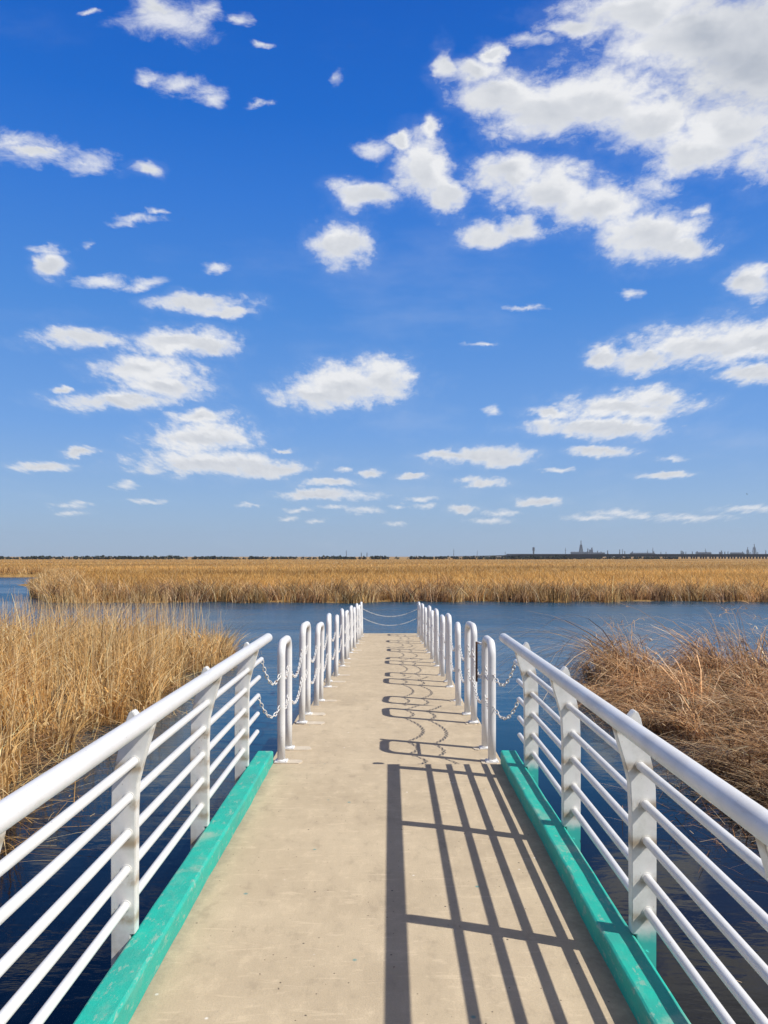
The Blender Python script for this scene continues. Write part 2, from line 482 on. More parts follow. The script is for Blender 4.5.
# --- right bed: brown, lodged, combed over towards the left
def right_bed():
    parts = []
    r = np.random.default_rng(31)
    hills = [(5.5, 17.4, .62, .9, 1.75), (7.75, 16.8, .75, 1.3, 1.95), (9.9, 15.6, 1.3, 2., 1.4), (6.4, 14.2, 1.4, 1.4, .95),
             (5.2, 11.6, 1.0, 2.2, .60), (7.6, 12.4, 1.8, 2., .95), (10.5, 12, 2.5, 4, 1.1), (13, 16, 3, 3, 1.4)]
    def top(x, y):
        h = np.full(x.shape, .18)
        for cx, cy, sx, sy, a in hills:
            h = np.maximum(h, a*np.exp(-((x-cx)/sx)**2*.5-((y-cy)/sy)**2*.5))
        return h*(1 + .5*(vnoise(x, y, 2.6, 3)-.5))
    def scatter(n, y0, y1, wmax, p=1.3):
        y = r.uniform(y0, y1, n); d = wmax*r.random(n)**p
        return right_edge(y) + d, y, d
    # tussocks bent over to the left
    nt = 760
    tx, ty, td = scatter(nt, 4, 19.3, 10.5, 1.15)
    per = 30; n = nt*per; k = np.repeat(np.arange(nt), per)
    x = tx[k] + r.normal(0, .12, n); y = ty[k] + r.normal(0, .12, n)
    tp = top(tx, ty)[k]
    dirx = (-.62 + r.normal(0, .42, nt))[k] + r.normal(0, .30, n)
    diry = (-.12 + r.normal(0, .40, nt))[k] + r.normal(0, .30, n)
    h = (tp*1.5+.16)*r.uniform(.5, 1.12, n)*r.uniform(.75, 1.15, nt)[k]
    d_ = x - right_edge(y); ok = d_ > -.1
    base = np.stack([x, y, np.full(n, WATER+.02)], 1)
    lean = np.stack([dirx, diry], 1)*(h*.95+.2)[:, None]
    T = tints(n, BROWN, (5, 4, 3, 3, 1.5), seed=33)
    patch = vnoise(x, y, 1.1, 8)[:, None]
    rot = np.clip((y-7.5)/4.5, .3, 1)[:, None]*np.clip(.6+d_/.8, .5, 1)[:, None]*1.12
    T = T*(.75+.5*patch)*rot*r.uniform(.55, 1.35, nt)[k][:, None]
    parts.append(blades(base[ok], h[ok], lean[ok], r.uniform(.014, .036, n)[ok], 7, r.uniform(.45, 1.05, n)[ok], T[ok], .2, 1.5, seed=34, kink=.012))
    # loose thatch on the hill surface, combed the same way
    n = 11000; x, y, d = scatter(n, 4, 19.3, 10.5, 1.15)
    tp = top(x, y)
    base = np.stack([x, y, WATER + tp*r.uniform(.15, 1.1, n)], 1)
    L = r.uniform(.12, .65, n)
    an = math.pi + r.normal(.1, 1.15, n)
    lean = np.stack([np.cos(an)*L, np.sin(an)*L*.8], 1)
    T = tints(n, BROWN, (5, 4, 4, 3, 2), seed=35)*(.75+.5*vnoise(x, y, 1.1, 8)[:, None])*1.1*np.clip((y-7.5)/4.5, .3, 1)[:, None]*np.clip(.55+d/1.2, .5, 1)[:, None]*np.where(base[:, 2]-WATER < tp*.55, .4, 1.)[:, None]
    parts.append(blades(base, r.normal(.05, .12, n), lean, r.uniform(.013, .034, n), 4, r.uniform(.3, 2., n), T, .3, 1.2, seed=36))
    # fine plume tips flying over the crests to the left
    for cx, cy, sx, sy, a in hills[:3]:
        n = 210
        x = r.normal(cx, sx*.8, n); y = r.normal(cy, .6, n)
        base = np.stack([x, y, np.full(n, WATER+.1)], 1)
        h = (top(x, y)+.15)*r.uniform(.9, 1.25, n)
        lean = np.stack([-r.uniform(.2, 1.0, n), r.normal(0, .3, n)], 1)
        parts.append(blades(base, h, lean, r.uniform(.007, .014, n), 8, r.uniform(0.25, .8, n), tints(n, BROWN, (3,3,4,3,2), seed=37), .5, 2.2, seed=38, kink=.01))
    # pale stray stems lying across everything
    n = 900; x, y, d = scatter(n, 5, 19, 9, 1.2)
    base = np.stack([x, y, WATER + top(x, y)*.9], 1); L = r.uniform(.5, 1.6, n); an = r.choice([math.pi*.9, math.pi*1.2, -.6], n) + r.normal(0, .3, n)
    parts.append(blades(base, r.uniform(-.2, .3, n), np.stack([np.cos(an)*L, np.sin(an)*L], 1), r.uniform(.007, .013, n), 4, .2, tints(n, [(.68,.52,.36),(.55,.38,.22)], (1,1), seed=39), .5, 1.1, seed=40))
    # dark broken stems at the edge and in the water
    n = 6500; y = r.uniform(3.5, 18.6, n); d = r.normal(.45, .65, n); x = right_edge(y) + d
    a = r.uniform(0, 2*math.pi, n); L = r.uniform(.15, .8, n)
    base = np.stack([x, y, WATER + r.uniform(.0, .38, n)*np.clip(.3+d, .06, 1)], 1)
    parts.append(blades(base, r.normal(.03, .13, n), np.stack([np.cos(a)*L, np.sin(a)*L], 1), r.uniform(.006, .012, n), 3, .4, tints(n, BROWN, (1,3,2,5,5), seed=42), .5, 1.1, seed=43))
    # the twiggy spit at the far tip, low over the water
    n = 420; y = r.normal(18.6, .35, n); x = 5.1 + r.normal(0, .45, n)
    L = r.uniform(.3, 1.0, n); a = math.pi + r.normal(0, .45, n)
    base = np.stack([x, y, WATER + r.uniform(0, .3, n)], 1)
    parts.append(blades(base, r.normal(.05, .12, n), np.stack([np.cos(a)*L, np.sin(a)*L], 1), r.uniform(.008, .016, n), 3, .3, tints(n, BROWN, (1,3,1,5,4), seed=44), .4, 1.1, seed=45))
    V, Fc, T = merge(parts)
    V[:, 2] = np.maximum(V[:, 2], WATER-.05)
    o = from_np('reed_bed', V, Fc, M['reed'], tint=T)
    tag(o, 'brown windblown reeds matted over to the left, right of the walkway', 'reeds', kind='stuff')
right_bed()

# --- far marsh
def far_bed():
    parts = []
    r = np.random.default_rng(51)
    # front strip
    nt = 3400
    x = r.uniform(-52, 52, nt); off = 7.*r.random(nt)**1.2
    ta = r.normal(0, .38, (nt, 2)); hs = r.uniform(.5, 1.3, nt)*(.78+.4*vnoise(x, off, .5, 77))
    per = 18; n = nt*per; k = np.repeat(np.arange(nt), per)
    X = x[k]+r.normal(0, .22, n); Y = far_front(x)[k]+off[k]+r.normal(0, .2, n)
    ok = X > far_left(Y)
    h = (1.25 + .25*vnoise(X, Y, .4, 2))*hs[k]*r.uniform(.5, 1.12, n)
    lean = (ta[k]+r.normal(0, .28, (n, 2)))*h[:, None]
    Tb = tints(n, BROWN, (4, 4, 2, 3, 2), seed=153); mb = (vnoise(X, Y*3, .8, 61) > .56)[:, None]
    T = np.where(mb, Tb, tints(n, GOLD, (5, 4, 4, 2.5, 1.2), seed=53))*r.uniform(.38, 1.25, nt)[k][:, None]*(.75+.4*vnoise(X, Y*2, .5, 6)[:, None])
    base = np.stack([X, Y, np.full(n, WATER)], 1)
    parts.append(blades(base[ok], h[ok], lean[ok], r.uniform(.025, .065, n)[ok], 3, r.uniform(0, .4, n)[ok], T[ok], .2, seed=54))
    # left shore of the same bed
    n = 14000; Y = r.uniform(50, 108, n); X = far_left(Y) + 3.2*r.random(n)
    h = r.uniform(.8, 1.6, n)
    parts.append(blades(np.stack([X, Y, np.full(n, WATER)], 1), h, r.normal(0, .25, (n, 2)), r.uniform(.04, .09, n), 2, .1, tints(n, GOLD, (5,4,2,3,1), seed=55), .2, seed=56))
    # far shore of the inlet
    n = 9000; X = r.uniform(-95, -46, n); Y = 108 + 5*r.random(n)
    h = r.uniform(.8, 1.7, n)
    parts.append(blades(np.stack([X, Y, np.full(n, WATER)], 1), h, r.normal(0, .3, (n, 2)), r.uniform(.05, .12, n), 2, .1, tints(n, GOLD, (3,4,1,4,2), seed=57), .2, seed=58))
    # the open field behind, thinning with distance
    n = 100000
    u = r.random(n); Y = 56*(470/56)**(u**1.15)
    X = r.uniform(-.62, .62, n)*Y + r.normal(0, 2, n)
    ok = (Y > 112) | (X > far_left(Y)+1)
    sc = Y/56
    h = (.60+.20*vnoise(X, Y, .12, 12))*r.uniform(.6, 1.2, n)
    T = tints(n, [(.72,.42,.12),(.60,.33,.09),(.80,.53,.20),(.42,.23,.08)], (4, 5, 2.5, 1.5), .08, seed=59)*(.62+.62*vnoise(X*.3, Y, .12, 16)[:, None])
    base = np.stack([X, Y, np.full(n, WATER+.5)], 1)
    parts.append(blades(base[ok], h[ok], r.normal(0, .25, (n, 2))[ok], (r.uniform(.03, .07, n)*sc**.75)[ok], 2, .1, T[ok], .35, seed=60))
    V, Fc, T = merge(parts)
    o = from_np('reed_bed', V, Fc, M['reed'], tint=T)
    tag(o, 'wide straw coloured reed marsh across the open water, reaching the horizon', 'reeds', kind='stuff')
far_bed()

# ------------------------------------------------------------------ deck and sections
JOINT = 6.03
XL, XR = -1.057, 1.005          # outer faces of the kerbs
bm = bmesh.new(); box(bm, XL+.004, XR-.004, -4, JOINT, -.24, 0.0); bevel(bm, .006, 1)
deck = tag(from_bm('deck', bm, M['concrete']), kind='structure')
bm = bmesh.new()
for yy in (-3, .2, 3.4, 5.7):
    for xx in (-.75, .65): tube(bm, [(xx, yy, WATER-1.5), (xx, yy, -.45)], .13, 16)
    box(bm, -.98, .9, yy-.15, yy+.15, -.45, -.243)
tag(from_bm('deck_supports', bm, M['beam']), kind='structure')

NSEC = 6; SL = 3.075; STEP = .14
def sec_of(y): return int((y-JOINT)//SL)
def sec_z(y): return -STEP*(sec_of(y)+1)
Bz = []
BOLL_Y = [6.83 + 1.528*k for k in range(12)]
XBL, XBR = -.945, .885
def bxx(side, y): return XBR if side > 0 else XBL + .0042*(y-6.6)
GAP = .46
for s in range(NSEC):
    y0 = JOINT + s*SL; y1 = y0 + SL; z = -STEP*(s+1)
    bm = bmesh.new(); box(bm, -1.04+.0042*(y0-6), .975, y0+.006, y1-.002, z-.2, z); bevel(bm, .008, 1)
    tag(from_bm('walkway', bm, M['concrete']), kind='structure')
    bm = bmesh.new()
    box(bm, -.95, -.75, y0+.05, y1-.05, z-.34, z-.203); box(bm, .7, .9, y0+.05, y1-.05, z-.34, z-.203)
    for xx in (-.85, .8): tube(bm, [(xx, y0+.5, WATER-1.5), (xx, y0+.5, z-.34)], .09, 12)
    tag(from_bm('walkway_supports', bm, M['beam']), kind='structure')

# cement patches poured round the feet of the bollards
bm = bmesh.new()
for side, xb in ((-1, XBL), (1, XBR)):
    for i, yb in enumerate(BOLL_Y):
        z = sec_z(yb); xb = bxx(side, yb)
        for yy in (yb-GAP/2, yb+GAP/2):
            w = random.uniform(.20, .30); hw = random.uniform(.055, .085)
            if side > 0: w *= .55
            n = 14; top = []
            cx = xb - side*(w*.5-.05)
            for q in range(n):
                a = 2*math.pi*q/n
                ex = abs(math.cos(a))**.45*math.copysign(1, math.cos(a)); ey = abs(math.sin(a))**.45*math.copysign(1, math.sin(a))
                top.append(bm.verts.new((cx+ex*w*.5*random.uniform(.9, 1.08), yy+ey*hw*random.uniform(.85, 1.12), z+.006)))
            f = bm.faces.new(top)
            if f.normal.z < 0: f.normal_flip()
            ret = bmesh.ops.extrude_face_region(bm, geom=[f])
            vs = [v for v in ret['geom'] if isinstance(v, bmesh.types.BMVert)]
            for v in vs: v.co.z = z+.007
            for v in top: v.co.z = z-.01
tag(from_bm('cement_patches', bm, M['patch']), kind='structure')

# kerbs
for side, x0, x1, lab in ((-1, XL, XL+.13, 'worn teal painted kerb along the left edge of the deck, in full sun'),
                          (1, XR-.13, XR, 'teal painted kerb along the right edge of the deck, striped by railing shadows')):
    bm = bmesh.new()
    ny = 90
    rings = []
    for i in range(ny+1):
        y = -4 + (JOINT+.02+4)*i/ny
        j = lambda s_: s_*(math.sin(y*3.1+side)+.6*math.sin(y*8.3+2*side)+.5*math.sin(y*19))
        wi = j(.0022); hz = j(.0016)
        ins = (x0, x1)
        b_ = .012
        prof = [(x0,0.001),(x0+.001,.10-b_+hz),(x0+b_*.35,.10-b_*.35+hz),(x0+b_,.10+hz),
                (x1-b_,.10+hz),(x1-b_*.35,.10-b_*.35+hz),(x1,.10-b_+hz),(x1+ (0),0.001)]
        if side > 0: prof = [(px + (wi if px < (x0+x1)/2 else 0), pz) for px, pz in prof]
        else: prof = [(px + (wi if px > (x0+x1)/2 else 0), pz) for px, pz in prof]
        rings.append([bm.verts.new((px, y, pz)) for px, pz in prof])
    for A, B in zip(rings[:-1], rings[1:]):
        for k in range(len(A)-1): bm.faces.new((A[k], A[k+1], B[k+1], B[k]))
        bm.faces.new((A[-1], A[0], B[0], B[-1]))
    bm.faces.new(rings[0]); bm.faces.new(rings[-1][::-1])
    bmesh.ops.recalc_face_normals(bm, faces=bm.faces[:])
    tag(from_bm('kerb', bm, M['teal']), lab, 'kerb', 'teal kerbs')

# ------------------------------------------------------------------ railings
BARZ = [.793, .636, .487, .335, .196]
BARX = [1.022, 1.043, 1.048, 1.050, 1.053]
BARZL = [.812, .664, .516, .368, .222]
BARXL = [-1.045, -1.066, -1.072, -1.076, -1.080]
POSTY = [5.6-1.235*i for i in range(8)]
prof = [(1.008,-.09),(1.088,-.09),(1.090,.55),(1.086,.70),(1.074,.79),(1.055,.87),(1.036,.94),(1.026,.985),(1.014,1.012),
        (1.000,1.016),(.985,.996),(.965,.975),(.915,.975),(.918,.95),(.938,.88),(.962,.80),(.982,.72),(.988,.60),(.990,.1035),(1.008,.1035)]
def railing(side, label):
    root = thing('railing', (0, 0, 0), label, 'railing', 'white tube railings')
    fx = (lambda x: x) if side > 0 else (lambda x: -(x+.052))
    rx = .924 if side > 0 else -.993
    bars = list(zip(BARZ, BARX)) if side > 0 else list(zip(BARZL, BARXL))
    bm = bmesh.new()
    P_, R_ = rod_pts((rx, -3.6, .985), (rx, 6.21, .985), .0365)
    tube(bm, P_, R_, 28); from_bm('top_rail', bm, M['white'], root, True)
    for bz, bx in bars:
        bm = bmesh.new()
        P_, R_ = rod_pts((bx, -3.6, bz), (bx, 6.19, bz), .0178)
        tube(bm, P_, R_, 20); from_bm('bar', bm, M['white'], root, True)
    first = None
    for y in POSTY:
        if first is None:
            bm = bmesh.new()
            a = [bm.verts.new((fx(px), -.026, pz)) for px, pz in prof]
            c_ = [bm.verts.new((fx(px), .026, pz)) for px, pz in prof]
            bm.faces.new(a); bm.faces.new(c_[::-1])
            for k in range(len(a)):
                bm.faces.new((a[k], c_[k], c_[(k+1) % len(a)], a[(k+1) % len(a)]))
            bmesh.ops.recalc_face_normals(bm, faces=bm.faces[:])
            bmesh.ops.triangulate(bm, faces=[f for f in bm.faces if len(f.verts) > 4])
            bmesh.ops.bevel(bm, geom=[e for e in bm.edges if len(e.link_faces) == 2 and e.calc_face_angle(0) > R(40)], offset=.003, segments=2, affect='EDGES')
            # thin weld collars where the bars pass through
            for bz, bx in bars:
                tube(bm, [(bx, -.029, bz), (bx, .029, bz)], .0225, 18)
            # bolt heads low on the face
            for bz in (.03, -.045):
                tube(bm, [(fx(1.045), -.036, bz), (fx(1.045), -.02, bz)], .011, 6)
            first = from_bm('post', bm, M['post_right' if side > 0 else 'post_left'], root)
            first.location = (0, y, 0)
        else:
            o = first.copy(); C.objects.link(o); o.parent = root; o.location = (0, y, 0)
railing(-1, 'white tube railing on the left side of the deck, standing outside the sunlit kerb')
railing(1, 'white tube railing on the right side of the deck, casting its striped shadow')

# ------------------------------------------------------------------ bollards
BH = 1.065; BR = .0345
def hoop_mesh():
    bm = bmesh.new()
    g = GAP/2; rc = .11; top = BH-BR
    pts = [(0, -g, .004), (0, -g, .3), (0, -g, .6), (0, -g, top-rc)]
    for a in (15, 30, 45, 60, 75): pts.append((0, -g+rc*(1-math.cos(R(a))), top-rc+rc*math.sin(R(a))))
    pts += [(0, -g+rc, top), (0, g-rc, top)]
    for a in (75, 60, 45, 30, 15): pts.append((0, g-rc*(1-math.cos(R(a))), top-rc+rc*math.sin(R(a))))
    pts += [(0, g, top-rc), (0, g, .6), (0, g, .3), (0, g, .004)]
    tube(bm, pts, BR, 20)
    me = bpy.data.meshes.new('hoop'); bm.to_mesh(me); bm.free()
    for p in me.polygons: p.use_smooth = True
    me.materials.append(M['white']); return me
hoop = hoop_mesh()
bm = bmesh.new(); box(bm, -.056, .056, -.05, .05, .007, .015); bevel(bm, .002, 1)
tube(bm, [(0,0,.0175),(0,0,.028)], [.046,.038], 18)
for sx in (-1, 1):
    for sy in (-1, 1): tube(bm, [(sx*.044, sy*.04, .0152), (sx*.044, sy*.04, .022)], .006, 6)
plate = bpy.data.meshes.new('base_plate'); bm.to_mesh(plate); bm.free(); plate.materials.append(M['white'])
ORD = ['nearest', 'second nearest', 'third', 'fourth', 'fifth', 'sixth', 'seventh', 'eighth', 'ninth', 'tenth', 'eleventh', 'farthest']
for side, xb in ((-1, XBL), (1, XBR)):
    sn = 'left' if side < 0 else 'right'
    for i, yb in enumerate(BOLL_Y):
        xb = bxx(side, yb)
        if i == 0 and side > 0:
            lab = 'nearest white hoop bollard on the right, with a crossbar and rusty plate between its legs'
        elif i == 11:
            lab = f'last white hoop bollard on the {sn} edge, at the far end where chains cross'
        else:
            lab = f'{ORD[i]} white hoop bollard counted from the railing on the {sn} edge of the walkway'
        root = thing('bollard', (xb, yb, sec_z(yb)), lab, 'bollard', 'white hoop bollards along the stepped walkway')
        if i: root.rotation_euler = (random.gauss(0, .008), random.gauss(0, .011), random.gauss(0, .035))
        o = link('hoop', hoop, None, root)
        for sy in (-1, 1):
            p = link('base_plate', plate, None, root); p.location = (0, sy*GAP/2, 0)
        if i == 0 and side > 0:
            bm = bmesh.new()
            tube(bm, [(0, -GAP/2+.02, .68), (0, GAP/2-.02, .68)], .013, 12)
            from_bm('crossbar', bm, M['white'], root, True)
            for za, zb in ((.965, .985), (.655, .67)):
                bm = bmesh.new(); tube(bm, [(0, GAP/2, za), (-.075, GAP/2+.03, zb)], .011, 10)
                br = from_bm('bracket_arm', bm, M['white'], root, True)
            bm = bmesh.new(); box(bm, -.086, -.070, GAP/2+.005, GAP/2+.05, .62, .99); bevel(bm, .002, 1)
            from_bm('rusty_plate', bm, M['rust'], root)

# ------------------------------------------------------------------ chains
def sag_path(a, b, sag, n=24):
    a = np.array(a, float); b = np.array(b, float)
    t = np.linspace(0, 1, n)[:, None]
    p = a + (b-a)*t; p[:, 2] -= (4*sag*t*(1-t))[:, 0]
    return p
def link_proto(nu, nv, L=.054, W=.033, r=.0047):
    V = []
    for i in range(nu):
        a = 2*math.pi*i/nu; c_, s_ = math.cos(a), math.sin(a)
        cx = (L/2-W/2)*(1 if c_ > 1e-6 else -1 if c_ < -1e-6 else 0)
        ctr = np.array([cx + (W/2-r)*c_, (W/2-r)*s_, 0]); nrm = np.array([c_, s_, 0])
        for j in range(nv):
            b_ = 2*math.pi*j/nv
            V.append(ctr + nrm*r*math.cos(b_) + np.array([0, 0, r*math.sin(b_)]))
    Fc = []
    for i in range(nu):
        for j in range(nv):
            Fc.append((i*nv+j, ((i+1) % nu)*nv+j, ((i+1) % nu)*nv+(j+1) % nv, i*nv+(j+1) % nv))
    return np.array(V), np.array(Fc)
protoN = link_proto(12, 6); protoF = link_proto(8, 4)
def chain(name, path, label, pitch=.0435):
    seg = np.linalg.norm(np.diff(path, axis=0), axis=1); s = np.concatenate([[0], np.cumsum(seg)])
    n = int(s[-1]/pitch); V = []; Fc = []; off = 0
    at = (np.arange(n)+.5)*s[-1]/n
    pos = np.stack([np.interp(at, s, path[:, k]) for k in range(3)], 1)
    p2 = np.stack([np.interp(np.clip(at+.01, 0, s[-1]), s, path[:, k]) for k in range(3)], 1)
    p1 = np.stack([np.interp(np.clip(at-.01, 0, s[-1]), s, path[:, k]) for k in range(3)], 1)
    for i in range(n):
        tdir = p2[i]-p1[i]; tdir /= np.linalg.norm(tdir)
        up = np.array([0,0,1.]) if abs(tdir[2]) < .95 else np.array([1.,0,0])
        sd = np.cross(tdir, up); sd /= np.linalg.norm(sd); nn = np.cross(sd, tdir)
        ang = (math.pi/2 if i % 2 else 0) + rng.normal(0, .12) + .5
        a = sd*math.cos(ang)+nn*math.sin(ang); b_ = -sd*math.sin(ang)+nn*math.cos(ang)
        pv, pf = protoN if pos[i, 1] < 13 else protoF
        V.append(pos[i] + pv[:, :1]*tdir + pv[:, 1:2]*a + pv[:, 2:3]*b_)
        Fc.append(pf+off); off += len(pv)
    o = from_np(name, np.concatenate(V), np.concatenate(Fc), M['chain'], smooth=True)
    return tag(o, label, 'chain', 'white painted chains')
for side, xb in ((-1, XBL), (1, XBR)):
    sn = 'left' if side < 0 else 'right'
    for lev, hz, stub, sg in (('upper', .80, 0, .16), ('lower', .52, 2, .15)):
        bx, bz = (BARX[stub], BARZ[stub]) if side > 0 else (BARXL[stub], BARZL[stub])
        pts = [sag_path((bx, 6.18, bz), (bxx(side, BOLL_Y[0]), BOLL_Y[0]-GAP/2, sec_z(BOLL_Y[0])+hz), sg)]
        for i, yb in enumerate(BOLL_Y):
            z = sec_z(yb)+hz
            pts.append(sag_path((bxx(side, yb), yb-GAP/2, z), (bxx(side, yb), yb+GAP/2, z), .10 + random.uniform(-.02, .02)))
            if i < 11:
                yn = BOLL_Y[i+1]
                pts.append(sag_path((bxx(side, yb), yb+GAP/2, z), (bxx(side, yn), yn-GAP/2, sec_z(yn)+hz), .19 + random.uniform(-.03, .02)))
        chain('chain', np.concatenate(pts), f'{lev} of two sagging white chains threaded through the {sn} row of bollards')
for lev, hz in (('upper', .84), ('lower', .56)):
    y = BOLL_Y[-1]+GAP/2; z = sec_z(BOLL_Y[-1])+hz
    chain('chain', sag_path((bxx(-1, y), y, z), (XBR, y, z), .25, 40), f'{lev} of two white chains drooping across the far end of the walkway')

# ------------------------------------------------------------------ far skyline
def P3(px, py, Y): return ((px-390)/F*Y, Y, EYE-(py-556)/F*Y)

# wood: low ragged line of scrub
def treeline(name, x0, x1, Y, h0, h1, depth, label, seed):
    r = np.random.default_rng(seed)
    n = int((x1-x0)/1.1)
    V = []; Fc = []; off = 0
    x = r.uniform(x0, x1, n); y = Y + r.uniform(0, depth, n)
    env = vnoise(x, y*0, .03, seed)*.6+vnoise(x, y*0, .17, seed+1)*.4
    h = h0+(h1-h0)*env*r.uniform(.6, 1.1, n)
    lobes = []
    for i in range(n):                      # each shrub: a few leafy tufts of small faces
        m_ = 16
        c_ = r.normal(0, 1, (m_, 3)); c_ /= np.linalg.norm(c_, axis=1)[:, None]
        rad = r.uniform(.5, 1, (m_, 1))
        w = h[i]*.75
        ctr = np.array([x[i], y[i], WATER+.6+h[i]*.5]) + c_*rad*np.array([w, w*.6, h[i]*.5])
        lobes.append((ctr, np.full(m_, h[i]*.28)))
    ctr = np.concatenate([l[0] for l in lobes]); s = np.concatenate([l[1] for l in lobes])
    k = len(ctr); a = r.normal(0, 1, (k, 3)); a /= np.linalg.norm(a, axis=1)[:, None]
    b_ = r.normal(0, 1, (k, 3)); b_ -= a*(a*b_).sum(1)[:, None]; b_ /= np.linalg.norm(b_, axis=1)[:, None]
    V = np.stack([ctr-a*s[:, None], ctr-b_*s[:, None], ctr+a*s[:, None], ctr+b_*s[:, None]], 1).reshape(-1, 3)
    Fc = np.arange(k*4).reshape(-1, 4)
    o = from_np(name, V, Fc, M['scrub'])
    tag(o, label, 'trees', kind='stuff')
treeline('far_wood', -330, 110, 470, 1.5, 3.1, 14, 'thin dark line of far-off woodland along the left and middle horizon', 5)
treeline('far_wood', 70, 190, 500, 1.2, 2.3, 10, 'low dark scrub on the right horizon where the long bridge begins', 15)

# long low bridge on the right horizon
Yb = 600
root = thing('bridge', (0, Yb, WATER), 'long dark road bridge on low piers along the right horizon', 'bridge')
def lx(px, Y): return (px-390)/F*Y
def lz(py, Y): return EYE-(py-556)/F*Y - WATER
bm = bmesh.new()
xs = [430, 490, 510, 560, 640, 900]; tops = [556.6, 555.6, 555.0, 554.5, 554.3, 554.2]
rings = []
for px, tp in zip(xs, tops):
    x = lx(px, Yb); zt = lz(tp, Yb); zb = max(.3, lz(556.5, Yb))
    rings.append([bm.verts.new(p) for p in ((x,-7,zb),(x,7,zb),(x,7,zt),(x,-7,zt))])
for A, B in zip(rings[:-1], rings[1:]):
    for k in range(4): bm.faces.new((A[k], A[(k+1) % 4], B[(k+1) % 4], B[k]))
bm.faces.new(rings[0]); bm.faces.new(rings[-1])
bmesh.ops.recalc_face_normals(bm, faces=bm.faces[:])
from_bm('bridge_deck', bm, M['bridge'], root)
bm = bmesh.new(); box(bm, lx(505, Yb), lx(900, Yb), -7.3, -7.0, lz(554.9, Yb), lz(554.0, Yb)); 
from_bm('parapet', bm, M['bridge'], root)
pier = None
for k in range(30):
    px = 600 + k*9.4
    x = lx(px, Yb)
    if pier is None:
        bm = bmesh.new()
        for yy in (-5, 0, 5): tube(bm, [(0, yy, -.5), (0, yy, lz(556.9, Yb))], .7, 8)
        box(bm, -1.2, 1.2, -6.5, 6.5, lz(556.9, Yb), lz(556.5, Yb)-.01)
        pier = from_bm('pier', bm, M['bridge'], root); pier.location = (x, 0, 0)
    else:
        o = pier.copy(); C.objects.link(o); o.parent = root; o.location = (x, 0, 0)
bm = bmesh.new(); box(bm, lx(505, Yb), lx(600, Yb), -6, 6, 0, lz(555.4, Yb))
from_bm('embankment', bm, M['bridge'], root)

# refinery and masts: x, top y, width px, kind
Ys = 1900
SK = [(534.9, 547.0, 1.7, 'tower', 'thick dark water tower standing alone left of the refinery'),
      (562.3, 548.0, .6, 'mast', 'thin mast between the dark water tower and the tall flare'),
      (576.8, 540.8, 1.2, 'lattice', 'tallest tapering flare tower on the right horizon'),
      (581.8, 548.6, 1.0, 'column', 'slim column just right of the tallest flare tower'),
      (585.9, 549.2, .9, 'column', None), (589.5, 551.2, .9, 'column', None), (592.6, 550.6, .8, 'column', None),
      (596.9, 547.4, 2.4, 'reactor', 'bulky stepped reactor block beside the refinery columns'),
      (602, 550.4, 1.0, 'column', None), (606, 551.4, 1.2, 'column', None), (614.3, 549.6, .8, 'column', None), (617.6, 551.2, .8, 'column', None),
      (625.7, 548.8, .6, 'mast', None), (628.6, 551.2, .7, 'column', None), (635.5, 552.0, 1.2, 'column', None),
      (642.3, 549.8, .5, 'mast', None), (645.3, 547.8, .6, 'mast', None), (652, 551.4, .9, 'column', None), (657, 551.2, 1.5, 'column', None),
      (667, 551.8, .8, 'column', None), (670, 551.8, .8, 'column', None), (676, 552, .8, 'column', None),
      (683.6, 550.6, 1.1, 'column', None), (686.6, 550.8, 1.0, 'column', None), (691.6, 551.4, .9, 'column', None), (694, 551.5, .8, 'column', None),
      (700.5, 548.6, .6, 'mast', None), (706.2, 551.0, 1.4, 'column', None), (710.6, 551.4, 1.2, 'column', None), (714.5, 551.6, 1.0, 'column', None), (717.6, 551.5, .9, 'column', None),
      (723.9, 550.6, 2.0, 'reactor', 'low stepped reactor block towards the right end of the refinery'),
      (728, 552.0, .9, 'column', None), (740.6, 552.2, .8, 'column', None),
      (743.4, 547.2, .9, 'lattice', 'second tapering flare tower nearer the right edge of the view'),
      (747.6, 551.4, 1.0, 'column', None), (750, 552, .8, 'column', None),
      (762.6, 543.8, 1.2, 'lattice', 'tapering flare tower at the far right end of the refinery'), (765.5, 550.2, .8, 'column', None),
      (502, 551.5, .5, 'mast', None), (453.2, 548.8, .5, 'mast', 'lone thin mast on the horizon above the right bollards'),
      (477.6, 550.2, .4, 'mast', 'short thin mast between the right bollards and the bridge'),
      (346.6, 550.2, .6, 'mast', 'lone thin mast on the horizon above the left bollards'),
      (361, 552.4, .7, 'column', 'short dark stack on the horizon above the walkway'),
      (367.5, 552.6, .6, 'column', 'shorter stack next to the dark one above the walkway')]
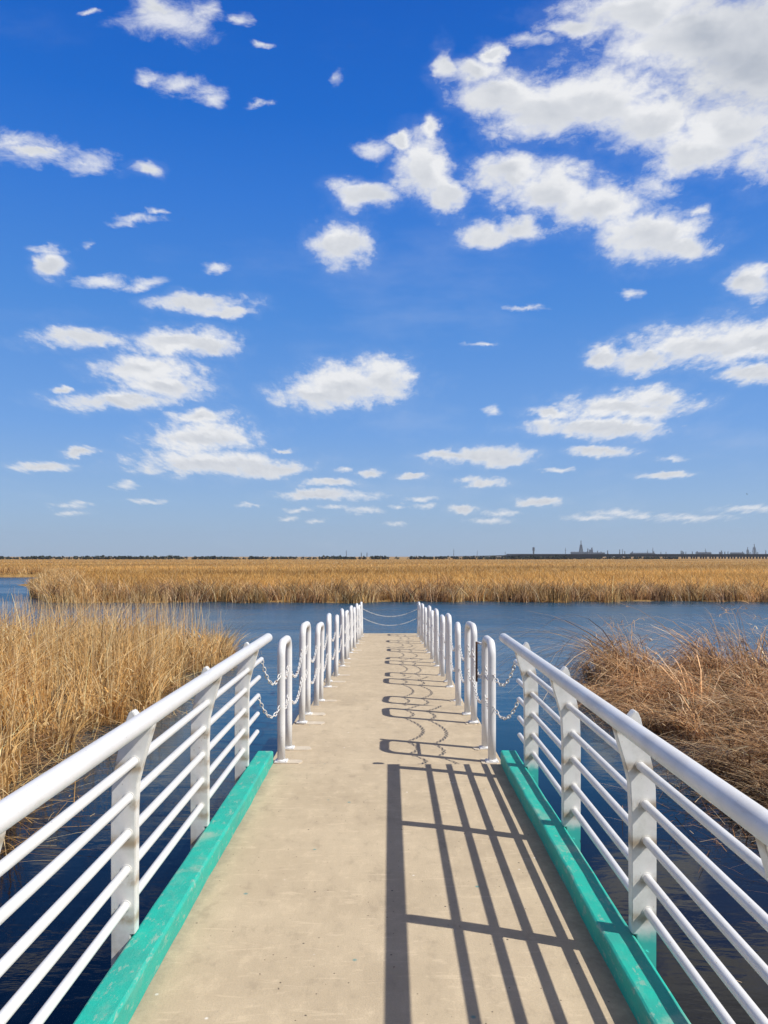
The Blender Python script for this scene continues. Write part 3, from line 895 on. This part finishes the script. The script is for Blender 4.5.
for px, py, w, kind, lab in SK:
    x = lx(px, Ys); W = 1.3*w/F*Ys; H = lz(py, Ys)
    gen = {'mast': 'thin mast rising from the refinery skyline on the right horizon',
           'column': 'small dark refinery column on the right horizon'}.get(kind)
    name = {'tower': 'water_tower', 'mast': 'mast', 'lattice': 'flare_tower', 'column': 'refinery_column', 'reactor': 'reactor_block'}[kind]
    cat = {'tower': 'tower', 'mast': 'mast', 'lattice': 'tower', 'column': 'industrial column', 'reactor': 'industrial building'}[kind]
    grp = {'mast': 'masts on the right horizon', 'column': 'refinery columns on the horizon'}.get(kind)
    root = thing(name, (x, Ys+random.uniform(-60, 60), WATER), lab or gen, cat, grp if not lab else None)
    bm = bmesh.new()
    if kind == 'tower':
        tube(bm, [(0,0,0),(0,0,H*.62)], W*.36, 10); from_bm('shaft', bm, M['steel_far'], root)
        bm = bmesh.new(); tube(bm, [(0,0,H*.60),(0,0,H*.66),(0,0,H*.94),(0,0,H)], [W*.36,W*.55,W*.55,W*.3], 12); from_bm('tank', bm, M['steel_far'], root)
    elif kind == 'mast':
        tube(bm, [(0,0,0),(0,0,H)], [W*.5, W*.22], 6); from_bm('shaft', bm, M['steel_far'], root)
        bm = bmesh.new(); box(bm, -W, W, -.4, .4, H*.72, H*.75); from_bm('crossarm', bm, M['steel_far'], root)
    elif kind == 'lattice':
        for sx, sy in ((-1,-1),(1,-1),(1,1),(-1,1)):
            tube(bm, [(sx*W*1.3, sy*W*1.3, 0),(sx*W*.4, sy*W*.4, H*.75)], W*.2, 5)
        for q in range(8):
            z0 = H*.75*q/8; z1 = H*.75*(q+1)/8; a0 = W*(1.3-.9*q/8); a1 = W*(1.3-.9*(q+1)/8)
            for s_ in (-1, 1): tube(bm, [(-s_*a0, -a0, z0), (s_*a1, -a1, z1)], W*.10, 4)
        from_bm('lattice_frame', bm, M['steel_far'], root)
        bm = bmesh.new(); tube(bm, [(0,0,0),(0,0,H)], [W*.3, W*.25], 8); from_bm('flare_pipe', bm, M['steel_far'], root)
    elif kind == 'column':
        tube(bm, [(0,0,0),(0,0,H*.6),(0,0,H*.63),(0,0,H*.96),(0,0,H)], [W*.5,W*.5,W*.38,W*.38,W*.15], 8); from_bm('shell', bm, M['steel_far'], root)
        bm = bmesh.new(); tube(bm, [(0,0,H*.61),(0,0,H*.635)], W*.62, 8); from_bm('platform', bm, M['steel_far'], root)
    else:
        box(bm, -W, W, -W*.5, W*.5, 0, H*.45); box(bm, -W*.5, W*.55, -W*.4, W*.4, H*.45+.01, H*.8); from_bm('frame', bm, M['steel_far'], root)
        bm = bmesh.new(); tube(bm, [(W*.3,0,H*.81),(W*.3,0,H)], W*.22, 8); from_bm('stack', bm, M['steel_far'], root)
# pipe racks and sheds between the columns
for px0, px1, py in ((578, 600, 551.6), (600, 612, 552.2), (640, 664, 552.6), (708, 722, 551.9), (744, 756, 552.2)):
    root = thing('refinery_shed', (lx((px0+px1)/2, Ys), Ys+70, WATER), f'low dark {"long" if px1-px0>15 else "short"} shed among the refinery columns on the right horizon', 'industrial building', 'refinery sheds')
    w = lx(px1, Ys)-lx(px0, Ys); H = lz(py, Ys)
    bm = bmesh.new(); box(bm, -w/2, w/2, -8, 8, 0, H*.85); from_bm('wall', bm, M['steel_far'], root)
    bm = bmesh.new()
    v = [bm.verts.new(p) for p in ((-w/2-1,-9,H*.85+.01),(w/2+1,-9,H*.85+.01),(w/2+1,9,H*.85+.01),(-w/2-1,9,H*.85+.01),(-w/2-1,0,H),(w/2+1,0,H))]
    for f in ((0,1,5,4),(3,4,5,2),(0,4,3),(1,2,5),(0,3,2,1)): bm.faces.new([v[i] for i in f])
    from_bm('roof', bm, M['steel_far'], root)

# ------------------------------------------------------------------ air
m = bpy.data.materials.new('haze'); m.use_nodes = True; nt = m.node_tree; nt.nodes.clear()
hv = nt.nodes.new('ShaderNodeVolumePrincipled'); ho = nt.nodes.new('ShaderNodeOutputMaterial')
hv.inputs['Color'].default_value = (.74, .86, 1, 1); hv.inputs['Density'].default_value = .00016; hv.inputs['Anisotropy'].default_value = .2
nt.links.new(hv.outputs[0], ho.inputs['Volume'])
bm = bmesh.new(); box(bm, -2450, 2450, -450, 2560, WATER-2.6, 75)
tag(from_bm('haze', bm, m), kind='stuff')

# ------------------------------------------------------------------ two birds high up
def bird(loc, span, roll, yaw, label):
    # body: one continuous mesh with wings
    bm = bmesh.new()
    tube(bm, [(0,-.5,0),(0,-.42,.0),(0,-.2,.01),(0,.1,.01),(0,.3,.02),(0,.42,.03),(0,.5,.03),(0,.58,.02)], [.03,.05,.09,.12,.09,.07,.06,.01], 10)
    for s_ in (-1, 1):
        pr = [(0.05,.18,.03,.16),(.4,.24,.16,.15),(.8,.14,.13,.11),(1.2,-.06,.02,.03)]
        rings = []
        for x, y, z, c_ in pr:
            rings.append([bm.verts.new((s_*x, y+c_, z)), bm.verts.new((s_*x, y, z+.02)), bm.verts.new((s_*x, y-c_*1.2, z)), bm.verts.new((s_*x, y, z-.01))])
        for A, B in zip(rings[:-1], rings[1:]):
            for k in range(4): bm.faces.new((A[k], A[(k+1) % 4], B[(k+1) % 4], B[k]))
        bm.faces.new(rings[-1])
    v = [bm.verts.new(p) for p in ((-.03,-.45,.01),(.03,-.45,.01),(.12,-.75,0),(-.12,-.75,0))]
    bm.faces.new(v)
    bmesh.ops.recalc_face_normals(bm, faces=bm.faces[:])
    o = from_bm('bird', bm, M['bird'], None, True)
    o.location = loc; o.scale = (span/2.4,)*3; o.rotation_euler = (R(15), R(roll), R(yaw))
    tag(o, label, 'bird', 'birds in flight')
bird(P3(182.5, 219.5, 90), .5, 78, 20, 'tiny dark bird banking in the blue sky at upper left')
bird(P3(747, 494, 120), .55, 20, 60, 'tiny dark bird gliding low in the sky at far right')

# ------------------------------------------------------------------ sky
SUNV = Vector((.91, -.34, 1.0)).normalized()
elev = math.asin(SUNV.z); azim = math.atan2(SUNV.x, SUNV.y)
w = bpy.data.worlds.new('World'); scene.world = w; w.use_nodes = True
w.cycles.sampling_method = 'NONE'
nt = w.node_tree; t = NT(nt); nt.nodes.clear()
out = t.n('ShaderNodeOutputWorld')
sky = t.n('ShaderNodeTexSky', sky_type='NISHITA'); sky.sun_disc = False
sky.sun_elevation = elev; sky.sun_rotation = azim
sky.altitude = 0; sky.air_density = 1.0; sky.dust_density = .35; sky.ozone_density = 2.6
# cloud field as a node group: input (azimuth slope, height slope), outputs distance-like fields
THICK = [(768,50,120,85),(700,25,90,50),(640,12,70,26),(735,120,75,50),(590,98,80,34),(545,112,50,24),(505,95,40,20),(478,72,26,18),(452,66,12,20),
 (497,50,10,13),(655,110,60,34),(700,150,45,22),(575,28,30,9),(506,170,34,22),(550,190,48,28),(605,205,60,28),(650,232,48,28),(684,245,22,16),(487,237,26,12),(518,229,24,12),
 (425,165,28,32),(442,192,22,20),(432,130,12,12),(364,197,28,13),(340,243,24,19),(400,140,12,8),
 (141,168,15,9),(165,10,26,14),(40,148,24,7),
 (48,263,14,13),(205,306,42,8),(228,313,25,6),(80,338,46,9),(178,343,46,12),(208,346,24,10),(150,368,48,14),(165,386,42,14),(125,401,62,9),(62,390,9,4),
 (345,385,56,20),(382,378,28,20),(312,393,36,14),(205,419,32,9),(205,438,50,14),(212,462,76,12),(270,468,32,7),
 (700,346,62,19),(752,340,42,21),(645,360,32,11),(603,356,16,9),(757,374,34,9),(750,282,22,13),
 (625,407,66,13),(655,399,40,12),(603,428,64,10),(550,414,24,6),(602,452,28,5),(485,456,44,8),(502,460,28,8),(486,482,21,4.5),(452,455,34,4),
 (43,466,26,4.5),(79,452,15,4),(285,449,10,3),(370,472,12,4),(540,501,23,4.2),(667,476,20,3.5),(465,509,15,4),(410,476,14,3),(330,482,26,4),(318,494,38,5)]
WISP = [(493,411,12,6),(168,18,54,30),(205,10,20,18),(45,150,50,16),(10,142,30,14),(84,160,40,15),(175,92,34,12),(148,84,16,9),(208,100,18,10),(240,20,12,9),(251,44,7,6),(338,76,10,12),(130,222,26,7),(150,213,9,5),(252,103,14,5),(373,150,20,10),
 (105,280,36,9),(140,283,26,8),(45,248,24,5),(85,240,10,6),(215,268,16,5),(525,304,20,3.5),(530,38,30,11),(560,22,26,10),(629,292,13,7),(700,212,12,6),
 (125,484,16,5),(145,500,26,3.5),(72,505,24,4),(70,514,18,3),(355,495,34,6),(298,511,14,3.5),(317,522,12,3),(290,519,12,3),(420,497,18,3.5),(425,505,16,3),
 (620,513,34,4),(592,517,30,4),(690,517,44,5),(748,508,36,5),(640,516,20,3),(398,523,14,3),(490,520,26,4),(345,467,14,3),(672,459,16,3),(238,347,10,8),(95,10,10,5),
 (395,505,12,3),(250,505,14,2.5),(480,345,20,3),(660,185,30,16),(335,508,20,3),(560,470,20,3),(505,512,24,4),(365,510,20,4)]
def cloud_group(THICK, WISP):
    g = bpy.data.node_groups.new('cloud_field', 'ShaderNodeTree')
    g.interface.new_socket('P', in_out='INPUT', socket_type='NodeSocketVector')
    g.interface.new_socket('Thick', in_out='OUTPUT', socket_type='NodeSocketFloat')
    g.interface.new_socket('Wisp', in_out='OUTPUT', socket_type='NodeSocketFloat')
    gi = g.nodes.new('NodeGroupInput'); go = g.nodes.new('NodeGroupOutput')
    for name, lst in (('Thick', THICK), ('Wisp', WISP)):
        prev = None
        for px, py, rx, ry in lst:
            u, v = (px-390)/F, (556-py)/F
            a, b_ = F/(rx*1.14), F/(ry*1.14)
            ma = g.nodes.new('ShaderNodeVectorMath'); ma.operation = 'MULTIPLY_ADD'
            g.links.new(gi.outputs[0], ma.inputs[0]); ma.inputs[1].default_value = (a, b_, 0); ma.inputs[2].default_value = (-u*a, -v*b_, 0)
            ln = g.nodes.new('ShaderNodeVectorMath'); ln.operation = 'LENGTH'
            g.links.new(ma.outputs[0], ln.inputs[0])
            if prev is None: prev = ln.outputs['Value']
            else:
                mn = g.nodes.new('ShaderNodeMath'); mn.operation = 'SMOOTH_MIN'; mn.inputs[2].default_value = .22
                g.links.new(prev, mn.inputs[0]); g.links.new(ln.outputs['Value'], mn.inputs[1]); prev = mn.outputs[0]
        g.links.new(prev, go.inputs[name])
    return g
G = cloud_group(THICK, WISP); G2 = cloud_group([b for b in THICK if b[3] >= 9], WISP[:1])
tc = t.n('ShaderNodeTexCoord'); D = tc.outputs['Generated']
sp = t.n('ShaderNodeSeparateXYZ'); t.l(D, sp.inputs[0])
dy = t.math('MAXIMUM', sp.outputs[1], .08)
u = t.math('DIVIDE', sp.outputs[0], dy); v = t.math('DIVIDE', sp.outputs[2], dy)
cb = t.n('ShaderNodeCombineXYZ'); t.l(u, cb.inputs[0]); t.l(v, cb.inputs[1])
vv = t.math('ADD', t.math('MAXIMUM', v, 0.), .16)
nu = t.math('DIVIDE', u, vv); nv = t.math('MULTIPLY', t.math('LOGARITHM', vv, 2.71828), 1.35)
nc = t.n('ShaderNodeCombineXYZ'); t.l(nu, nc.inputs[0]); t.l(nv, nc.inputs[1]); NC = nc.outputs[0]
# domain warp of the cloud outlines, finer towards the horizon
def warp(scale, amp, seed):
    nd = t.n('ShaderNodeTexNoise'); nd.inputs['Scale'].default_value = scale; nd.inputs['Detail'].default_value = 5; nd.inputs['Roughness'].default_value = .6
    t.l(t.mapping(NC, (1,1,1), (seed, 0, seed)), nd.inputs['Vector'])
    s1 = t.n('ShaderNodeVectorMath', operation='SUBTRACT'); t.l(nd.outputs['Color'], s1.inputs[0]); s1.inputs[1].default_value = (.5,.5,.5)
    s2 = t.n('ShaderNodeVectorMath', operation='MULTIPLY'); t.l(s1.outputs[0], s2.inputs[0]); s2.inputs[1].default_value = (amp, amp*.75, 0)
    s3 = t.n('ShaderNodeVectorMath', operation='SCALE'); t.l(s2.outputs[0], s3.inputs[0]); t.l(vv, s3.inputs['Scale'])
    return s3.outputs[0]
add = t.n('ShaderNodeVectorMath', operation='ADD'); t.l(cb.outputs[0], add.inputs[0]); wv = t.n('ShaderNodeVectorMath', operation='ADD'); t.l(warp(3.6, .095, 3.1), wv.inputs[0]); t.l(warp(13, .075, 8.3), wv.inputs[1]); t.l(wv.outputs[0], add.inputs[1])
PW = add.outputs[0]
g1 = t.n('ShaderNodeGroup'); g1.node_tree = G; t.l(PW, g1.inputs[0])
off = t.n('ShaderNodeVectorMath', operation='ADD'); t.l(PW, off.inputs[0]); 
o2 = t.n('ShaderNodeCombineXYZ'); o2.inputs[0].default_value = 0.; t.l(t.math('MULTIPLY', vv, -.045), o2.inputs[1]); t.l(o2.outputs[0], off.inputs[1])
g2 = t.n('ShaderNodeGroup'); g2.node_tree = G2; t.l(off.outputs[0], g2.inputs[0])
def puffs(vec, det=4.):
    # rounded billows: fractal cells turned inside out, roughened by fbm
    a = t.noise(vec, 7, 9 if det > 3 else 3, .68)
    vo = t.n('ShaderNodeTexVoronoi', feature='F1', voronoi_dimensions='2D'); vo.normalize = True
    vo.inputs['Scale'].default_value = 13; vo.inputs['Detail'].default_value = det; vo.inputs['Roughness'].default_value = .58; vo.inputs['Lacunarity'].default_value = 2.3;
    jit = t.n('ShaderNodeTexNoise'); jit.inputs['Scale'].default_value = 16; jit.inputs['Detail'].default_value = 3; t.l(vec, jit.inputs['Vector'])
    ja = t.n('ShaderNodeVectorMath', operation='MULTIPLY_ADD'); t.l(jit.outputs['Color'], ja.inputs[0]); ja.inputs[1].default_value = (.06,.06,0); t.l(vec, ja.inputs[2])
    t.l(ja.outputs[0], vo.inputs['Vector'])
    return t.math('ADD', t.math('MULTIPLY', a, 1.05), t.math('MULTIPLY', t.math('SUBTRACT', .62, vo.outputs['Distance']), .62))
f1 = puffs(NC)
f2 = puffs(t.mapping(NC, (1,1,1), (.022, .030, .0)), 2.)
fw = t.noise(t.mapping(NC, (1,1.3,1), (7,2,1)), 13, 9, .68, dist=.5)
T1 = t.math('SUBTRACT', 1.0, g1.outputs['Thick']); T2 = t.math('SUBTRACT', 1.0, g2.outputs['Thick'])
# keep fields from falling away so far that noise never reaches
d1 = t.math('ADD', T1, t.math('MULTIPLY', t.math('SUBTRACT', f1, .66), 1.75))
dens = t.step(d1, -.14, .72, 0, .99)
edge = t.step(d1, -.6, .3, 0, .07)
dw = t.math('ADD', t.math('SUBTRACT', 1.0, g1.outputs['Wisp']), t.math('MULTIPLY', t.math('SUBTRACT', fw, .5), 2.2))
densw = t.step(dw, .0, 1.15, 0, .86)
# very thin veil
veil = t.step(t.noise(t.mapping(NC, (.6,1.2,1), (2,9,4)), 2.2, 7, .6), .52, .80, 0, .12)
tat = t.step(t.math('ADD', T1, t.math('MULTIPLY', t.math('SUBTRACT', fw, .5), 3.4)), -.05, 1.3, 0, .75)
tat = t.math('MULTIPLY', tat, t.step(T1, -1.1, -.2))
cov = t.math('MAXIMUM', t.math('MAXIMUM', dens, t.math('MAXIMUM', edge, tat)), densw)
cov = t.math('ADD', cov, t.math('MULTIPLY', veil, t.math('SUBTRACT', 1.0, cov)), clamp=True)
above = t.step(sp.outputs[2], -.002, .012)
front = t.step(sp.outputs[1], .1, .3)
fill_clouds = t.math('MULTIPLY', t.step(t.noise(t.mapping(D, (1,1,2.2), (4,1,2)), 2.1, 6, .6), .43, .60), .9)  # unseen clouds behind the camera, added for neutral fill light
cov = t.math('ADD', t.math('MULTIPLY', cov, front), t.math('MULTIPLY', fill_clouds, t.math('SUBTRACT', 1., front)))
cov = t.math('MULTIPLY', cov, above)
# underside shade + relief
thick = t.step(d1, .15, .9)
under = t.step(t.math('SUBTRACT', T1, T2), -.10, .55)
relief = t.math('MULTIPLY', t.math("SUBTRACT", f2, f1), .6)
sh = t.math('ADD', t.math('MULTIPLY', t.math('MULTIPLY', under, thick), .42), t.math('MULTIPLY', relief, thick))
# the big cloud overhead right is thick and grey in its middle
gd = t.n('ShaderNodeVectorMath', operation='MULTIPLY_ADD'); t.l(PW, gd.inputs[0])
uu, v2 = (742-390)/F, (556-45)/F
gd.inputs[1].default_value = (F/85, F/75, 0); gd.inputs[2].default_value = (-uu*F/85, -v2*F/75, 0)
gl = t.n('ShaderNodeVectorMath', operation='LENGTH'); t.l(gd.outputs[0], gl.inputs[0])
sh = t.math('ADD', sh, t.math('MULTIPLY', t.step(gl.outputs['Value'], .1, 1.35, .62, 0), t.step(f1, .35, .75, .75, 1)), clamp=True)
ccol = t.mix(sh, (.96,.97,.99), (.46,.51,.60))
def lin(c): return tuple((x/255/12.92 if x <= 10 else ((x/255+.055)/1.055)**2.4)/EXPO for x in c)
EXPO = 2**.2
ramp = t.n('ShaderNodeValToRGB'); el = ramp.color_ramp.elements
stops = [(0., (158,182,210)), (.016, (154,182,213)), (.07, (143,178,221)), (.16, (112,162,228)), (.30, (75,140,222)), (.42, (48,121,217)), (.50, (20,106,208)), (.60, (4,92,196)), (.74, (0,62,128)), (1., (0,40,84))]  # top stops lie above the view, darkened to cut the blue fill
el[0].position = 0; el[0].color = (*lin(stops[0][1]), 1); el[1].position = 1; el[1].color = (*lin(stops[-1][1]), 1)
for p_, c_ in stops[1:-1]:
    e_ = el.new(p_); e_.color = (*lin(c_), 1)
t.l(t.math('MAXIMUM', sp.outputs[2], 0.), ramp.inputs[0])
hsv = t.n('ShaderNodeHueSaturation'); hsv.inputs['Saturation'].default_value = 1.25; hsv.inputs['Hue'].default_value = .5; hsv.inputs['Value'].default_value = 1.0
t.l(sky.outputs[0], hsv.inputs['Color'])
nish = t.mix(1.0, hsv.outputs[0], (.11, .11, .11), 'MULTIPLY')
bgS = t.n('ShaderNodeBackground'); t.l(t.mix(.88, nish, ramp.outputs[0]), bgS.inputs[0]); bgS.inputs[1].default_value = 1
ccol = t.mix(front, t.mix(1., ccol, (.86,.70,.57), 'MULTIPLY'), ccol)  # added clouds behind the camera tinted to warm the fill
bgC = t.n('ShaderNodeBackground'); t.l(ccol, bgC.inputs[0]); bgC.inputs[1].default_value = .78
mx = t.n('ShaderNodeMixShader'); t.l(cov, mx.inputs[0]); t.l(bgS.outputs[0], mx.inputs[1]); t.l(bgC.outputs[0], mx.inputs[2])
t.l(mx.outputs[0], out.inputs[0])

sun = bpy.data.lights.new('sun', 'SUN'); sun.energy = 4.6; sun.angle = R(.53); sun.color = (1, .955, .88)
so = bpy.data.objects.new('sun', sun); C.objects.link(so)
so.rotation_euler = SUNV.to_track_quat('Z', 'Y').to_euler(); so.location = (20, -8, 25)

# ------------------------------------------------------------------ camera and view
cam = bpy.data.cameras.new('camera'); co = bpy.data.objects.new('camera', cam); C.objects.link(co)
co.location = (0, 0, EYE); co.rotation_euler = (R(90), 0, 0)
cam.sensor_fit = 'VERTICAL'; cam.sensor_height = 36; cam.sensor_width = 27
cam.lens = F/1024*36; cam.shift_y = 44/1024; cam.shift_x = -6/1024
cam.clip_start = .05; cam.clip_end = 20000
scene.camera = co
vs = scene.view_settings
vs.view_transform = 'Standard'; vs.look = 'None'; vs.gamma = 1; vs.exposure = .2; vs.use_curve_mapping = False
scene.render.resolution_x = 768; scene.render.resolution_y = 1024
scene.cycles.max_bounces = 6; scene.cycles.diffuse_bounces = 3; scene.cycles.glossy_bounces = 3; scene.cycles.transmission_bounces = 3
